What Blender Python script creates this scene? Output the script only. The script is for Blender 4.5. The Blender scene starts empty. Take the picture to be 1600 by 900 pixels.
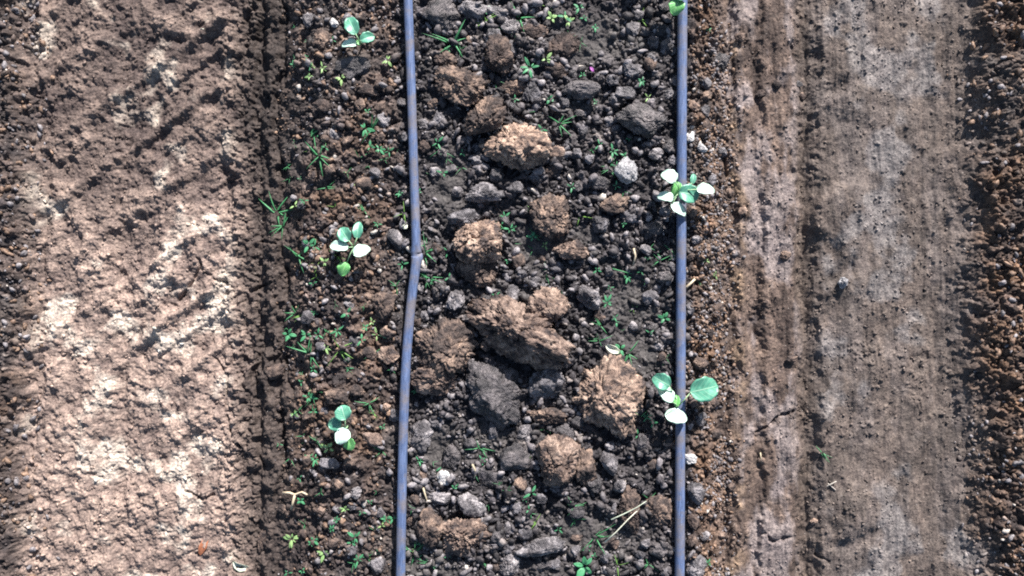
import bpy, math, random
import numpy as np
from mathutils import Vector, Matrix

# ------------------------------------------------------------------ camera, sky, sun, exposure
scene = bpy.context.scene
COL = scene.collection
S = 0.0012                      # metres per photograph pixel at bed level
HC = 1.6                        # camera height above the bed
cam_d = bpy.data.cameras.new('camera'); cam = bpy.data.objects.new('camera', cam_d); COL.objects.link(cam)
cam.location = (0, 0, HC); cam.rotation_euler = (0, 0, 0)
cam_d.sensor_width = 36; cam_d.lens = 36 * HC / (1600 * S); cam_d.clip_start = 0.01; cam_d.clip_end = 500
scene.camera = cam

SUN_EL, SUN_AZ = math.radians(31), math.radians(20)       # azimuth: clockwise from +Y (up in the photograph)
world = bpy.data.worlds.new('World'); scene.world = world; world.use_nodes = True
wn = world.node_tree
sky = wn.nodes.new('ShaderNodeTexSky'); sky.sky_type = 'NISHITA'; sky.sun_disc = False
sky.sun_elevation = SUN_EL; sky.sun_rotation = SUN_AZ
bg = wn.nodes['Background']; bg.inputs['Strength'].default_value = 0.060
wn.links.new(sky.outputs['Color'], bg.inputs['Color'])
sun_d = bpy.data.lights.new('sun', 'SUN'); sun_d.energy = 5.0; sun_d.angle = math.radians(0.5); sun_d.color = (1.0, 0.945, 0.91)
sun = bpy.data.objects.new('sun', sun_d); COL.objects.link(sun); sun.location = (1, 3, 4)
SD = Vector((math.sin(SUN_AZ) * math.cos(SUN_EL), math.cos(SUN_AZ) * math.cos(SUN_EL), math.sin(SUN_EL)))
sun.rotation_euler = SD.to_track_quat('Z', 'Y').to_euler()
vs = scene.view_settings
vs.view_transform = 'Standard'; vs.look = 'None'; vs.exposure = 1.05; vs.gamma = 1.0; vs.use_curve_mapping = False
scene.cycles.max_bounces = 5; scene.cycles.diffuse_bounces = 2; scene.cycles.glossy_bounces = 2
scene.cycles.transmission_bounces = 2; scene.cycles.use_denoising = False; scene.cycles.filter_width = 1.9

RNG = np.random.default_rng(7)
random.seed(7)

# ------------------------------------------------------------------ numpy noise
def _h(ix, iy, iz, seed):
    with np.errstate(over='ignore'):
        n = (ix.astype(np.int64) * 374761393 + iy.astype(np.int64) * 668265263 + iz.astype(np.int64) * 2147483647 + seed * 1274126177) & 0xFFFFFFFF
        n = n.astype(np.uint32)
        n ^= n >> np.uint32(13); n *= np.uint32(1274126177); n ^= n >> np.uint32(16); n *= np.uint32(2246822519); n ^= n >> np.uint32(13)
    return (n.astype(np.float64) / 4294967296.0)

def vn2(x, y, seed=0):
    ix = np.floor(x); iy = np.floor(y); fx = x - ix; fy = y - iy
    ix = ix.astype(np.int64); iy = iy.astype(np.int64); z = np.zeros_like(ix)
    fx = fx * fx * fx * (fx * (fx * 6 - 15) + 10); fy = fy * fy * fy * (fy * (fy * 6 - 15) + 10)
    a = _h(ix, iy, z, seed); b = _h(ix + 1, iy, z, seed); c = _h(ix, iy + 1, z, seed); d = _h(ix + 1, iy + 1, z, seed)
    return (a + (b - a) * fx) * (1 - fy) + (c + (d - c) * fx) * fy

def fbm2(x, y, f, oct=4, seed=0, gain=0.5):
    """-1..1 ; f = frequency in 1/m"""
    t = 0; a = 1; s = 0
    for k in range(oct):
        ca, sa = math.cos(k * 1.1 + .3), math.sin(k * 1.1 + .3)
        t = t + a * (vn2((x * ca - y * sa) * f + 17.3 * k, (x * sa + y * ca) * f - 9.1 * k, seed + k) * 2 - 1); s += a
        a *= gain; f *= 2.03
    return t / s

def vn3(p, seed=0):
    i = np.floor(p).astype(np.int64); f = p - i; f = f * f * (3 - 2 * f)
    r = 0
    for dx in (0, 1):
        for dy in (0, 1):
            for dz in (0, 1):
                w = (f[:, 0] if dx else 1 - f[:, 0]) * (f[:, 1] if dy else 1 - f[:, 1]) * (f[:, 2] if dz else 1 - f[:, 2])
                r = r + w * _h(i[:, 0] + dx, i[:, 1] + dy, i[:, 2] + dz, seed)
    return r * 2 - 1

def fbm3(p, f, oct=4, seed=0, gain=0.5):
    t = 0; a = 1; s = 0
    for k in range(oct):
        t = t + a * vn3(p * f + 13.7 * k + seed * 3.1, seed + k); s += a; a *= gain; f *= 2.1
    return t / s

def lumps(x, y, cell, seed, rmin=.3, rmax=.62, squash=1.0, dens=1.0):
    """half-buried round crumbs; returns height (m) and random id 0..1 of the crumb on top"""
    gx = x / cell + .45 * fbm2(x, y, 1.6 / cell, 2, seed + 9); gy = y / cell + .45 * fbm2(x, y, 1.6 / cell, 2, seed + 10)
    ix = np.floor(gx).astype(np.int64); iy = np.floor(gy).astype(np.int64); z = np.zeros_like(ix)
    best = np.zeros_like(x); idd = np.zeros_like(x)
    for dx in (-1, 0, 1):
        for dy in (-1, 0, 1):
            cx = ix + dx; cy = iy + dy
            px = cx + _h(cx, cy, z, seed); py = cy + _h(cx, cy, z, seed + 1)
            r = rmin + (rmax - rmin) * _h(cx, cy, z, seed + 2) ** 1.6
            e = _h(cx, cy, z, seed + 3); on = _h(cx, cy, z, seed + 4) < dens
            a = e * 6.28; ux = (gx - px) * np.cos(a) + (gy - py) * np.sin(a); uy = -(gx - px) * np.sin(a) + (gy - py) * np.cos(a)
            d2 = ux * ux + (uy * (1 + .7 * e)) ** 2
            h = np.sqrt(np.maximum(0, r * r - d2)) * on
            m = h > best
            best = np.where(m, h, best); idd = np.where(m, e, idd)
    return best * cell * squash, idd

def sst(a, b, x):
    t = np.clip((x - a) / (b - a), 0, 1); return t * t * (3 - 2 * t)

# ------------------------------------------------------------------ material helpers
def mat_new(name):
    m = bpy.data.materials.new(name); m.use_nodes = True
    nt = m.node_tree; return m, nt, nt.nodes['Principled BSDF']

def ramp(nt, stops):
    r = nt.nodes.new('ShaderNodeValToRGB'); e = r.color_ramp.elements
    while len(e) < len(stops): e.new(0.5)
    for i, (p, c) in enumerate(stops):
        e[i].position = p; e[i].color = (*c, 1)
    return r

def noise(nt, vec, scale, detail=4, rough=.55, dist=0.0):
    n = nt.nodes.new('ShaderNodeTexNoise'); n.inputs['Scale'].default_value = scale; n.inputs['Detail'].default_value = detail
    n.inputs['Roughness'].default_value = rough; n.inputs['Distortion'].default_value = dist
    nt.links.new(vec, n.inputs['Vector']); return n

def bump(nt, h, strength, dist, prev=None):
    b = nt.nodes.new('ShaderNodeBump'); b.inputs['Strength'].default_value = strength; b.inputs['Distance'].default_value = dist
    nt.links.new(h, b.inputs['Height'])
    if prev is not None: nt.links.new(prev, b.inputs['Normal'])
    return b

def mixc(nt, mode, fac, a, b):
    m = nt.nodes.new('ShaderNodeMix'); m.data_type = 'RGBA'; m.blend_type = mode
    if isinstance(fac, (int, float)): m.inputs[0].default_value = fac
    else: nt.links.new(fac, m.inputs[0])
    for k, v in ((6, a), (7, b)):
        if isinstance(v, tuple): m.inputs[k].default_value = (*v, 1)
        else: nt.links.new(v, m.inputs[k])
    return m.outputs[2]

def soil_attr_mat(name, attr, rough):
    """soil whose colour is a per-vertex colour broken up by fine grain"""
    m, nt, p = mat_new(name)
    at = nt.nodes.new('ShaderNodeAttribute'); at.attribute_name = attr
    geo = nt.nodes.new('ShaderNodeNewGeometry'); pos = geo.outputs['Position']
    n1 = noise(nt, pos, 260, 5, .65); n2 = noise(nt, pos, 900, 3, .6); n3 = noise(nt, pos, 60, 4, .6)
    r1 = ramp(nt, [(.34, (.50, .48, .48)), (.5, (.95, .95, .95)), (.66, (1.5, 1.46, 1.4))]); nt.links.new(n1.outputs['Fac'], r1.inputs['Fac'])
    r3 = ramp(nt, [(.35, (.68, .66, .66)), (.65, (1.3, 1.28, 1.22))]); nt.links.new(n3.outputs['Fac'], r3.inputs['Fac'])
    c = mixc(nt, 'MULTIPLY', 1.0, at.outputs['Color'], r1.outputs['Color'])
    c = mixc(nt, 'MULTIPLY', 1.0, c, r3.outputs['Color'])
    # pale mineral specks
    v = nt.nodes.new('ShaderNodeTexVoronoi'); v.inputs['Scale'].default_value = 230; nt.links.new(pos, v.inputs['Vector'])
    rs = ramp(nt, [(.10, (1, 1, 1)), (.17, (0, 0, 0))]); nt.links.new(v.outputs['Distance'], rs.inputs['Fac'])
    sel = nt.nodes.new('ShaderNodeMath'); sel.operation = 'GREATER_THAN'; sel.inputs[1].default_value = .93
    sep = nt.nodes.new('ShaderNodeSeparateColor'); nt.links.new(v.outputs['Color'], sep.inputs[0]); nt.links.new(sep.outputs[0], sel.inputs[0])
    mul = nt.nodes.new('ShaderNodeMath'); mul.operation = 'MULTIPLY'; nt.links.new(sel.outputs[0], mul.inputs[0]); nt.links.new(rs.outputs['Color'], mul.inputs[1])
    c = mixc(nt, 'MIX', mul.outputs[0], c, (.5, .47, .43))
    nt.links.new(c, p.inputs['Base Color'])
    b = bump(nt, n1.outputs['Fac'], .7, .0022); b = bump(nt, n2.outputs['Fac'], .6, .0009, b.outputs['Normal'])
    nt.links.new(b.outputs['Normal'], p.inputs['Normal'])
    p.inputs['Roughness'].default_value = rough; p.inputs['Specular IOR Level'].default_value = .35
    return m

def clod_mat(name, dark, mid, light, rough=.85, spec=.3, bias=0.0):
    m, nt, p = mat_new(name)
    tc = nt.nodes.new('ShaderNodeNewGeometry'); pos = tc.outputs['Position']
    n0 = noise(nt, pos, 42, 5, .62, .4); n1 = noise(nt, pos, 210, 5, .68); n2 = noise(nt, pos, 800, 3, .6)
    r = ramp(nt, [(.38 + bias, dark), (.49 + bias, mid), (.62 + bias, light)]); nt.links.new(n0.outputs['Fac'], r.inputs['Fac'])
    r1 = ramp(nt, [(.32, (.42, .40, .40)), (.5, (1, 1, 1)), (.68, (1.5, 1.48, 1.42))]); nt.links.new(n1.outputs['Fac'], r1.inputs['Fac'])
    c = mixc(nt, 'MULTIPLY', 1.0, r.outputs['Color'], r1.outputs['Color'])
    oi = nt.nodes.new('ShaderNodeObjectInfo'); r2 = ramp(nt, [(0, (.72, .72, .74)), (1, (1.28, 1.25, 1.2))]); nt.links.new(oi.outputs['Random'], r2.inputs['Fac'])
    c = mixc(nt, 'MULTIPLY', 1.0, c, r2.outputs['Color'])
    nt.links.new(c, p.inputs['Base Color'])
    b = bump(nt, n1.outputs['Fac'], .9, .004); b = bump(nt, n2.outputs['Fac'], .8, .0014, b.outputs['Normal'])
    nt.links.new(b.outputs['Normal'], p.inputs['Normal'])
    p.inputs['Roughness'].default_value = rough; p.inputs['Specular IOR Level'].default_value = spec
    return m

M = {}
M['ground'] = soil_attr_mat('soil_ground', 'soil', .8)
M['crumb'] = soil_attr_mat('soil_crumb', 'soil', .5)
M['tan'] = clod_mat('dry_tan_soil', (.070, .057, .056), (.25, .18, .145), (.47, .355, .285), bias=0)
M['brown'] = clod_mat('brown_soil', (.052, .043, .042), (.125, .095, .083), (.30, .22, .175), bias=.01)
M['grey'] = clod_mat('damp_grey_soil', (.050, .047, .053), (.12, .113, .122), (.30, .285, .30), .48, .6)
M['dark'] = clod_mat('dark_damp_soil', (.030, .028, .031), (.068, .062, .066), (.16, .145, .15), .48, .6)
M['pale'] = clod_mat('pale_stone', (.28, .28, .29), (.46, .46, .47), (.62, .62, .62), .5, .5)

def simple_mat(name, col, rough=.6, spec=.4, var=.25, scale=300, bumpd=0.0):
    m, nt, p = mat_new(name)
    geo = nt.nodes.new('ShaderNodeNewGeometry'); n = noise(nt, geo.outputs['Position'], scale, 3)
    lo = tuple(c * (1 - var) for c in col); hi = tuple(min(1, c * (1 + var)) for c in col)
    r = ramp(nt, [(.3, lo), (.7, hi)]); nt.links.new(n.outputs['Fac'], r.inputs['Fac'])
    oi = nt.nodes.new('ShaderNodeObjectInfo'); r2 = ramp(nt, [(0, (.8, .85, .8)), (1, (1.2, 1.15, 1.1))]); nt.links.new(oi.outputs['Random'], r2.inputs['Fac'])
    c = mixc(nt, 'MULTIPLY', 1.0, r.outputs['Color'], r2.outputs['Color']); nt.links.new(c, p.inputs['Base Color'])
    p.inputs['Roughness'].default_value = rough; p.inputs['Specular IOR Level'].default_value = spec
    if bumpd:
        b = bump(nt, n.outputs['Fac'], .6, bumpd); nt.links.new(b.outputs['Normal'], p.inputs['Normal'])
    return m

M['weed'] = simple_mat('weed_green', (.065, .26, .125), .5, .4)
M['weed_yellow'] = simple_mat('weed_yellow_green', (.26, .42, .17), .5, .4)
M['grass'] = simple_mat('grass_green', (.06, .23, .10), .5, .4)
M['grass_yellow'] = simple_mat('grass_yellow_green', (.16, .32, .075), .5, .4)
M['straw'] = simple_mat('dry_straw', (.55, .46, .34), .6, .4)
M['twig'] = simple_mat('grey_twig', (.42, .39, .36), .7, .3)
M['rust'] = simple_mat('rusty_dry_leaf', (.30, .12, .065), .6, .4)
M['purple'] = simple_mat('purple_petal', (.32, .08, .34), .6, .4)
M['scrap'] = simple_mat('pale_dry_leaf', (.62, .66, .55), .5, .4)
M['stem'] = simple_mat('seedling_stem', (.30, .48, .28), .5, .4)

def leaf_mat(name, base, vein):
    m, nt, p = mat_new(name)
    uv = nt.nodes.new('ShaderNodeUVMap'); uv.uv_map = 'leaf_uv'
    sep = nt.nodes.new('ShaderNodeSeparateXYZ'); nt.links.new(uv.outputs['UV'], sep.inputs[0])
    def mth(op, a, b=None, c=None):
        n = nt.nodes.new('ShaderNodeMath'); n.operation = op
        for k, v in enumerate((a, b, c)):
            if v is None: continue
            if isinstance(v, (int, float)): n.inputs[k].default_value = v
            else: nt.links.new(v, n.inputs[k])
        return n.outputs[0]
    u, v = sep.outputs[0], sep.outputs[1]
    av = mth('ABSOLUTE', v)
    mid = mth('SUBTRACT', 1.0, mth('SMOOTH_MIN', mth('MULTIPLY', av, 14.0), 1.0, .1))
    w = mth('SUBTRACT', mth('MULTIPLY', u, 6.0), mth('MULTIPLY', av, 2.2))
    side = mth('SUBTRACT', 1.0, mth('SMOOTH_MIN', mth('MULTIPLY', mth('ABSOLUTE', mth('SUBTRACT', mth('FRACT', w), .5)), 9.0), 1.0, .1))
    ve = mth('MAXIMUM', mid, mth('MULTIPLY', side, .45))
    geo = nt.nodes.new('ShaderNodeNewGeometry'); n = noise(nt, geo.outputs['Position'], 120, 4)
    r = ramp(nt, [(.3, tuple(c * .75 for c in base)), (.7, tuple(min(1, c * 1.3) for c in base))]); nt.links.new(n.outputs['Fac'], r.inputs['Fac'])
    c = mixc(nt, 'MIX', ve, r.outputs['Color'], vein); nt.links.new(c, p.inputs['Base Color'])
    b = bump(nt, ve, .5, .0006); nt.links.new(b.outputs['Normal'], p.inputs['Normal'])
    p.inputs['Roughness'].default_value = .42; p.inputs['Specular IOR Level'].default_value = .6
    p.inputs['Coat Weight'].default_value = .25; p.inputs['Coat Roughness'].default_value = .35
    return m
M['leaf'] = leaf_mat('waxy_leaf', (.085, .30, .20), (.30, .50, .36))
M['leaf_glare'] = leaf_mat('glare_waxy_leaf', (.46, .66, .55), (.62, .76, .66))  # waxy leaf with the sun's glare painted into its colour
M['leaf_green'] = leaf_mat('young_green_leaf', (.13, .40, .12), (.35, .55, .28))

def hose_mat():
    m, nt, p = mat_new('drip_hose_plastic')
    geo = nt.nodes.new('ShaderNodeNewGeometry'); pos = geo.outputs['Position']
    mp = nt.nodes.new('ShaderNodeMapping'); mp.inputs['Scale'].default_value = (1, .08, 1); nt.links.new(pos, mp.inputs['Vector'])
    n0 = noise(nt, mp.outputs['Vector'], 420, 4, .6); n1 = noise(nt, pos, 26, 5, .65); n2 = noise(nt, pos, 700, 3, .7)
    r = ramp(nt, [(.3, (.055, .085, .17)), (.7, (.15, .21, .37))]); nt.links.new(n0.outputs['Fac'], r.inputs['Fac'])  # blue sky sheen of the black plastic, painted into the base colour
    rd = ramp(nt, [(.44, (0, 0, 0)), (.62, (.8, .8, .8))]); nt.links.new(n1.outputs['Fac'], rd.inputs['Fac'])
    c = mixc(nt, 'MIX', rd.outputs['Color'], r.outputs['Color'], (.19, .17, .17))
    r2 = ramp(nt, [(.35, (.72, .72, .72)), (.65, (1.25, 1.25, 1.25))]); nt.links.new(n2.outputs['Fac'], r2.inputs['Fac'])
    c = mixc(nt, 'MULTIPLY', 1.0, c, r2.outputs['Color']); nt.links.new(c, p.inputs['Base Color'])
    b = bump(nt, n2.outputs['Fac'], .3, .0006); nt.links.new(b.outputs['Normal'], p.inputs['Normal'])
    p.inputs['Roughness'].default_value = .5; p.inputs['Specular IOR Level'].default_value = .45
    return m
M['hose'] = hose_mat()

# ------------------------------------------------------------------ mesh / object helpers
def mesh_np(name, V, F, mat, smooth=True, col=None, uv=None):
    """V (n,3); F (m,3) or (m,4) arrays or list of such arrays"""
    Fs = F if isinstance(F, list) else [F]
    me = bpy.data.meshes.new(name)
    me.vertices.add(len(V)); me.vertices.foreach_set('co', np.ascontiguousarray(V, dtype=np.float32).ravel())
    nl = sum(f.size for f in Fs); nf = sum(len(f) for f in Fs)
    me.loops.add(nl); me.polygons.add(nf)
    me.loops.foreach_set('vertex_index', np.concatenate([f.ravel() for f in Fs]).astype(np.int32))
    st = []; o = 0
    for f in Fs:
        k = f.shape[1]; st.append(np.arange(len(f)) * k + o); o += f.size
    me.polygons.foreach_set('loop_start', np.concatenate(st).astype(np.int32))
    me.update(calc_edges=True)
    if smooth: me.polygons.foreach_set('use_smooth', np.ones(nf, dtype=bool))
    if col is not None:
        a = me.attributes.new('soil', 'FLOAT_COLOR', 'POINT')
        a.data.foreach_set('color', np.concatenate([col, np.ones((len(col), 1))], 1).astype(np.float32).ravel())
    if uv is not None:
        l = me.uv_layers.new(name='leaf_uv'); li = np.concatenate([f.ravel() for f in Fs])
        l.data.foreach_set('uv', uv[li].astype(np.float32).ravel())
    me.materials.append(mat)
    return me

def tag(o, label=None, cat=None, group=None, kind=None):
    if label: o['label'] = label
    if cat: o['category'] = cat
    if group: o['group'] = group
    if kind: o['kind'] = kind
    return o

def obj(name, me, parent=None, loc=None):
    o = bpy.data.objects.new(name, me); COL.objects.link(o)
    if parent is not None: o.parent = parent
    if loc is not None: o.location = loc
    return o

def ico(sub):
    import bmesh
    bm = bmesh.new(); bmesh.ops.create_icosphere(bm, subdivisions=sub, radius=1.0)
    V = np.array([v.co[:] for v in bm.verts]); F = np.array([[v.index for v in f.verts] for f in bm.faces]); bm.free()
    return V / np.linalg.norm(V, axis=1)[:, None], F
ICO = {k: ico(k) for k in (1, 2, 3, 4, 5, 6)}

def clod_shape(sub, seed, planes=10, rough=.10, soft=.85, low=.25, asp=(1, 1, 1)):
    """unit-size clod: random broken faces, then weathered by noise"""
    V, F = ICO[sub]; r = np.random.default_rng(seed)
    W = V + .10 * np.stack([fbm3(V, 1.6, 2, seed + 31 + k) for k in range(3)], 1)
    rad = np.full(len(V), 1.25)
    for k in range(planes):
        n = r.normal(size=3); n[2] *= .8; n /= np.linalg.norm(n); d = r.uniform(.50, 1.0)
        c = W @ n
        rad = np.minimum(rad, np.where(c > .05, d / np.maximum(c, .05), 9))
    rad = soft * rad + (1 - soft) * (1 + low * fbm3(V, 1.3, 2, seed))
    rad = rad + low * .8 * fbm3(V, 1.9, 2, seed + 3)
    Q = V * np.array(asp)[None, :]
    if sub >= 3:
        b = 1 - np.abs(fbm3(Q, 2.8, 3, seed + 7, .55)) * 2.2            # knobbly aggregates
        rad = rad + rough * .9 * b + rough * 1.1 * fbm3(Q, 5.2, 3, seed + 9, .6)
        rad = rad - rough * 1.5 * np.maximum(0, .10 - np.abs(fbm3(Q, 2.1, 2, seed + 11))) / .10
    if sub >= 5:
        c = fbm3(Q, 11, 3, seed + 21, .72)
        rad = rad + rough * .55 * (1 - 2.5 * np.abs(c)) + rough * .6 * fbm3(Q, 19, 2, seed + 25, .7)
    return V * np.maximum(rad, .25)[:, None]

def top_px(px, py, z=0.0):
    k = (HC - z) / HC
    return (px - 800) * S * k, (450 - py) * S * k

# ------------------------------------------------------------------ the ground: one sheet, fine where the camera looks
def axis(half, step, far=40.0, g=1.06):
    c = list(np.arange(-half, half + step / 2, step)); s = step; a = half; out = []
    while a < far:
        s *= g; a += s; out.append(a)
    return np.array([-v for v in out[::-1]] + c + out)
AX, AY = axis(1.02, .0015), axis(.60, .0015)
X, Y = np.meshgrid(AX, AY)                 # rows: y
shp = X.shape; x = X.ravel(); y = Y.ravel()
sx = np.gradient(AX); sy = np.gradient(AY)
step = np.maximum(*np.meshgrid(sx, sy)).ravel()
def band(f): return 1 / (1 + (step / f) ** 4)             # drops detail the far mesh cannot carry
PX = 800 + x / S; PY = 450 - y / S
wob = 9 * fbm2(x, y, 5, 3, 40) + 6 * fbm2(x, y, 22, 3, 41) + 7 * fbm2(x, y, 70, 3, 44)
out = np.maximum(sst(150, 60, PX), sst(1440, 1520, PX)); wob = wob + out * 22 * fbm2(x, y, 9, 4, 43)
wob = wob + 9 * fbm2(x, y, 13, 3, 45) * np.maximum(sst(1090, 1120, PX), sst(60, 40, PX))
U = 385 + np.mod(PX + wob - 385, 1100)
kx = [385, 410, 432, 455, 480, 505, 540, 700, 900, 1070, 1090, 1108, 1128, 1143, 1160, 1178, 1245, 1258, 1274, 1296, 1340, 1440, 1485]
kz = [-.060, -.056, -.047, -.032, -.015, -.004, 0, -.004, -.004, .002, -.001, -.011, -.030, -.041, -.035, -.042, -.041, -.046, -.058, -.052, -.046, -.050, -.060]
base = np.interp(U, kx, kz)
bed = sst(420, 478, U) * (1 - sst(1105, 1150, U))         # 1 on planting beds
track = 1 - bed
lefttr = sst(800, 700, PX) ; righttr = 1 - lefttr
lefttr = lefttr * track; righttr = righttr * track
# bed: smooth silted patches among crumbs
sm = np.zeros_like(x)
for (cx, cy, rx, ry) in [(845, 375, 60, 45), (990, 470, 45, 50), (930, 60, 70, 40), (930, 835, 75, 30), (690, 700, 45, 40), (1000, 560, 40, 40), (700, 290, 30, 60), (660, 880, 40, 30), (830, 200, 25, 25), (900, 160, 35, 22), (760, 690, 40, 30)]:
    sm = np.maximum(sm, np.exp(-(((PX - cx) / rx) ** 2 + ((PY - cy) / ry) ** 2) ** 1.5))
sm = np.clip(sm + .5 * sst(.15, .5, fbm2(x, y, 9, 3, 77)), 0, 1)
l1, i1 = lumps(x, y, .030, 100, dens=.7); l2, i2 = lumps(x, y, .0145, 200); l3, i3 = lumps(x, y, .0078, 300)
cr = 1 - .85 * sm
zb = .010 * fbm2(x, y, 4, 3, 1) + .006 * fbm2(x, y, 18, 3, 5) + band(.02) * .0028 * fbm2(x, y, 60, 3, 8)
zb += cr * (1 - .35 * sst(640, 600, PX)) * (l1 * .65 * band(.02) + l2 * .8 * band(.01) + l3 * .8 * band(.005)) + band(.006) * .0011 * fbm2(x, y, 260, 2, 9) * (1 + cr) + band(.01) * .0035 * fbm2(x, y, 55, 4, 19, .6) * (1.5 + .5 * sst(640, 600, PX))
# left wheel track: oblique lug bars, broken crust
yy = PY + 0.72 * PX + 10 * fbm2(x, y, 14, 3, 50)
ph = np.mod(yy - 312, 105) / 105
bar = np.exp(-((ph - .5) / .10) ** 2) + .35 * sst(.5, .95, ph) * sst(1.0, .93, ph)
lug = .8 * sst(350, 325, PX + wob) * (.45 + .55 * sst(150, 260, PX)) * (1 - .75 * sst(560, 640, PY)) * (1 - .4 * sst(300, 420, PY)) * np.clip(.75 + .9 * fbm2(x, y, 7, 2, 51), .1, 1.3)
t1, j1 = lumps(x, y, .022, 400, dens=.75); t2, j2 = lumps(x, y, .011, 500, dens=.8)
crust = 1.2 * sst(325, 350, PX + wob) * sst(400, 380, PX + wob) + .4
flow = fbm2(x * 1.0, y * 1.0, 24, 5, 60, .55); flow = np.where(flow < 0, flow * .6, flow)
zl = lug * (.024 * bar - .010) + .012 * flow + .010 * fbm2(x, y, 8, 3, 61) + band(.008) * .0060 * fbm2(x, y, 60, 4, 62, .62) + crust * (t1 * .45 + t2 * .5) * band(.01) * .8
groove = np.exp(-((PX + wob - 432) / 5.5) ** 2) * .016 * np.clip(vn2(y * 9, y * 0 + 3, 63) * 2 - .9, 0, 1)
rib = sum(a_ * np.exp(-((PX + wob * 1.6 + 10 * fbm2(x, y, 16, 3, 66) - c_) / (w_ * 1.25)) ** 2) for c_, w_, a_ in ((338, 7, -.009), (352, 8, .008), (372, 6, -.007), (384, 6, .006), (402, 7, -.008), (414, 6, .008), (428, 6, -.007)))
zl = zl + rib * np.clip(1.5 * vn2(x * 16, y * 12, 65) - .25, 0, 1) * .9 + .005 * fbm2(x * 6, y * 1.1, 7, 3, 64) - groove + .007 * np.exp(-((PX + wob - 412) / 13) ** 2) - .006 * np.exp(-((PX + wob - 392) / 8) ** 2)
# right wheel track: longitudinal scrape marks
st = .6 * fbm2(x * 8, y * 1.0, 8, 4, 70, .6) + .6 * fbm2(x * 3, y * 1.4, 9, 4, 76, .6)
zr = .0080 * st + .005 * fbm2(x, y, 14, 3, 71) + band(.008) * .0022 * fbm2(x, y, 55, 5, 72, .65)
zr += .007 * np.exp(-((PX + wob * .7 - 1168) / 12) ** 2) * (.6 + .8 * vn2(y * 14, y * 0, 73)) + .006 * np.exp(-((PX + wob * .5 - 1243) / 14) ** 2) - .007 * np.exp(-((PX + wob * .5 - 1268) / 14) ** 2)
sc = np.mod(PY + .5 * PX - 40, 150) / 150
zr += sst(1288, 1312, PX + 22 * np.sin(sc * 6.28)) * sst(1440, 1350, PX) * np.clip(.5 + 1.2 * fbm2(x, y, 9, 2, 75), 0, 1) * .012 * (sst(0, .15, sc) * sst(1, .8, sc))
u1, k1 = lumps(x, y, .012, 600, dens=.2, rmax=.55); u2, k2 = lumps(x, y, .0075, 700, dens=.10, rmax=.5)
zr += -.005 * np.exp(-((PX + wob - 1192) / 7) ** 2) + .005 * np.exp(-((PX + wob - 1206) / 8) ** 2) + .006 * np.exp(-((PX + wob - 1300) / 9) ** 2)
zr += (u1 * .6 * sst(-.1, .4, fbm2(x, y, 12, 2, 74)) + u2 * .7) * band(.006)
# cracks in the compacted tracks
def polydist(pts):
    d = np.full(x.shape, 1e9)
    for (ax, ay), (bx, by) in zip(pts[:-1], pts[1:]):
        vx, vy = bx - ax, by - ay; t = np.clip(((PX - ax) * vx + (PY - ay) * vy) / (vx * vx + vy * vy), 0, 1)
        d = np.minimum(d, np.hypot(PX - ax - t * vx, PY - ay - t * vy))
    return d
crk = np.zeros_like(x)
cw = 3.5 * fbm2(x, y, 90, 2, 80)
near = (np.abs(x) < 1.0) & (np.abs(y) < .58)
for pts, wd in [([(1192, 683), (1212, 672), (1226, 655), (1252, 648)], 1.9), ([(1193, 843), (1208, 845), (1217, 857), (1237, 850), (1252, 848)], 2.0),
            ([(385, 376), (400, 374), (420, 379)], 1.6), ([(300, 420), (322, 437), (340, 441)], 1.6), ([(375, 455), (400, 445), (412, 440)], 1.5),
            ([(262, 470), (285, 440), (300, 412), (290, 395)], 1.2), ([(318, 560), (342, 590), (338, 640), (350, 690)], 1.4),
            ([(1290, 880), (1310, 890), (1312, 900)], 1.3), ([(275, 778), (300, 790), (318, 782)], 1.3), ([(1140, 240), (1143, 280)], 1.2),
            ([(360, 700), (372, 720), (392, 724), (400, 740)], 1.5), ([(436, 560), (440, 600), (450, 610)], 3), ([(436, 420), (444, 470), (452, 480)], 3)]:
    d = polydist(pts) + cw; crk = np.maximum(crk, np.exp(-(np.maximum(d, 0) / wd) ** 2))
z = base + bed * zb + lefttr * zl + righttr * zr - crk * .009
z = z * (1 / (1 + (step / .4) ** 2))
# hose beds: press the soil a little under the hoses
LH = [(636.0, -120), (637.5, 0), (641, 90), (644, 180), (646.5, 270), (649.5, 350), (651, 396), (647.5, 430), (642, 475), (637, 530), (633, 590), (630.5, 660), (628.5, 740), (627, 820), (626, 900), (624, 1020)]
RH = [(1067, -120), (1066.5, 0), (1065.5, 150), (1065, 300), (1064, 450), (1063.5, 600), (1062.5, 750), (1062, 900), (1061, 1020)]
hx_l = np.interp(PY, [p[1] for p in LH], [p[0] for p in LH]); hx_r = np.interp(PY, [p[1] for p in RH], [p[0] for p in RH])
dh = np.minimum(np.abs(PX - hx_l), np.abs(PX - hx_r))
z = np.where(dh < 40, np.minimum(z, .003 + (dh / 12) ** 2 * .004), z)
ZG = z.reshape(shp)
def gz(wx, wy):
    """ground height at world points (arrays)"""
    wx = np.atleast_1d(np.asarray(wx, float)); wy = np.atleast_1d(np.asarray(wy, float))
    ix = np.clip(np.searchsorted(AX, wx) - 1, 0, len(AX) - 2); iy = np.clip(np.searchsorted(AY, wy) - 1, 0, len(AY) - 2)
    fx = (wx - AX[ix]) / (AX[ix + 1] - AX[ix]); fy = (wy - AY[iy]) / (AY[iy + 1] - AY[iy])
    return (ZG[iy, ix] * (1 - fx) + ZG[iy, ix + 1] * fx) * (1 - fy) + (ZG[iy + 1, ix] * (1 - fx) + ZG[iy + 1, ix + 1] * fx) * fy
def gz1(wx, wy): return float(gz(wx, wy)[0])

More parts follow.
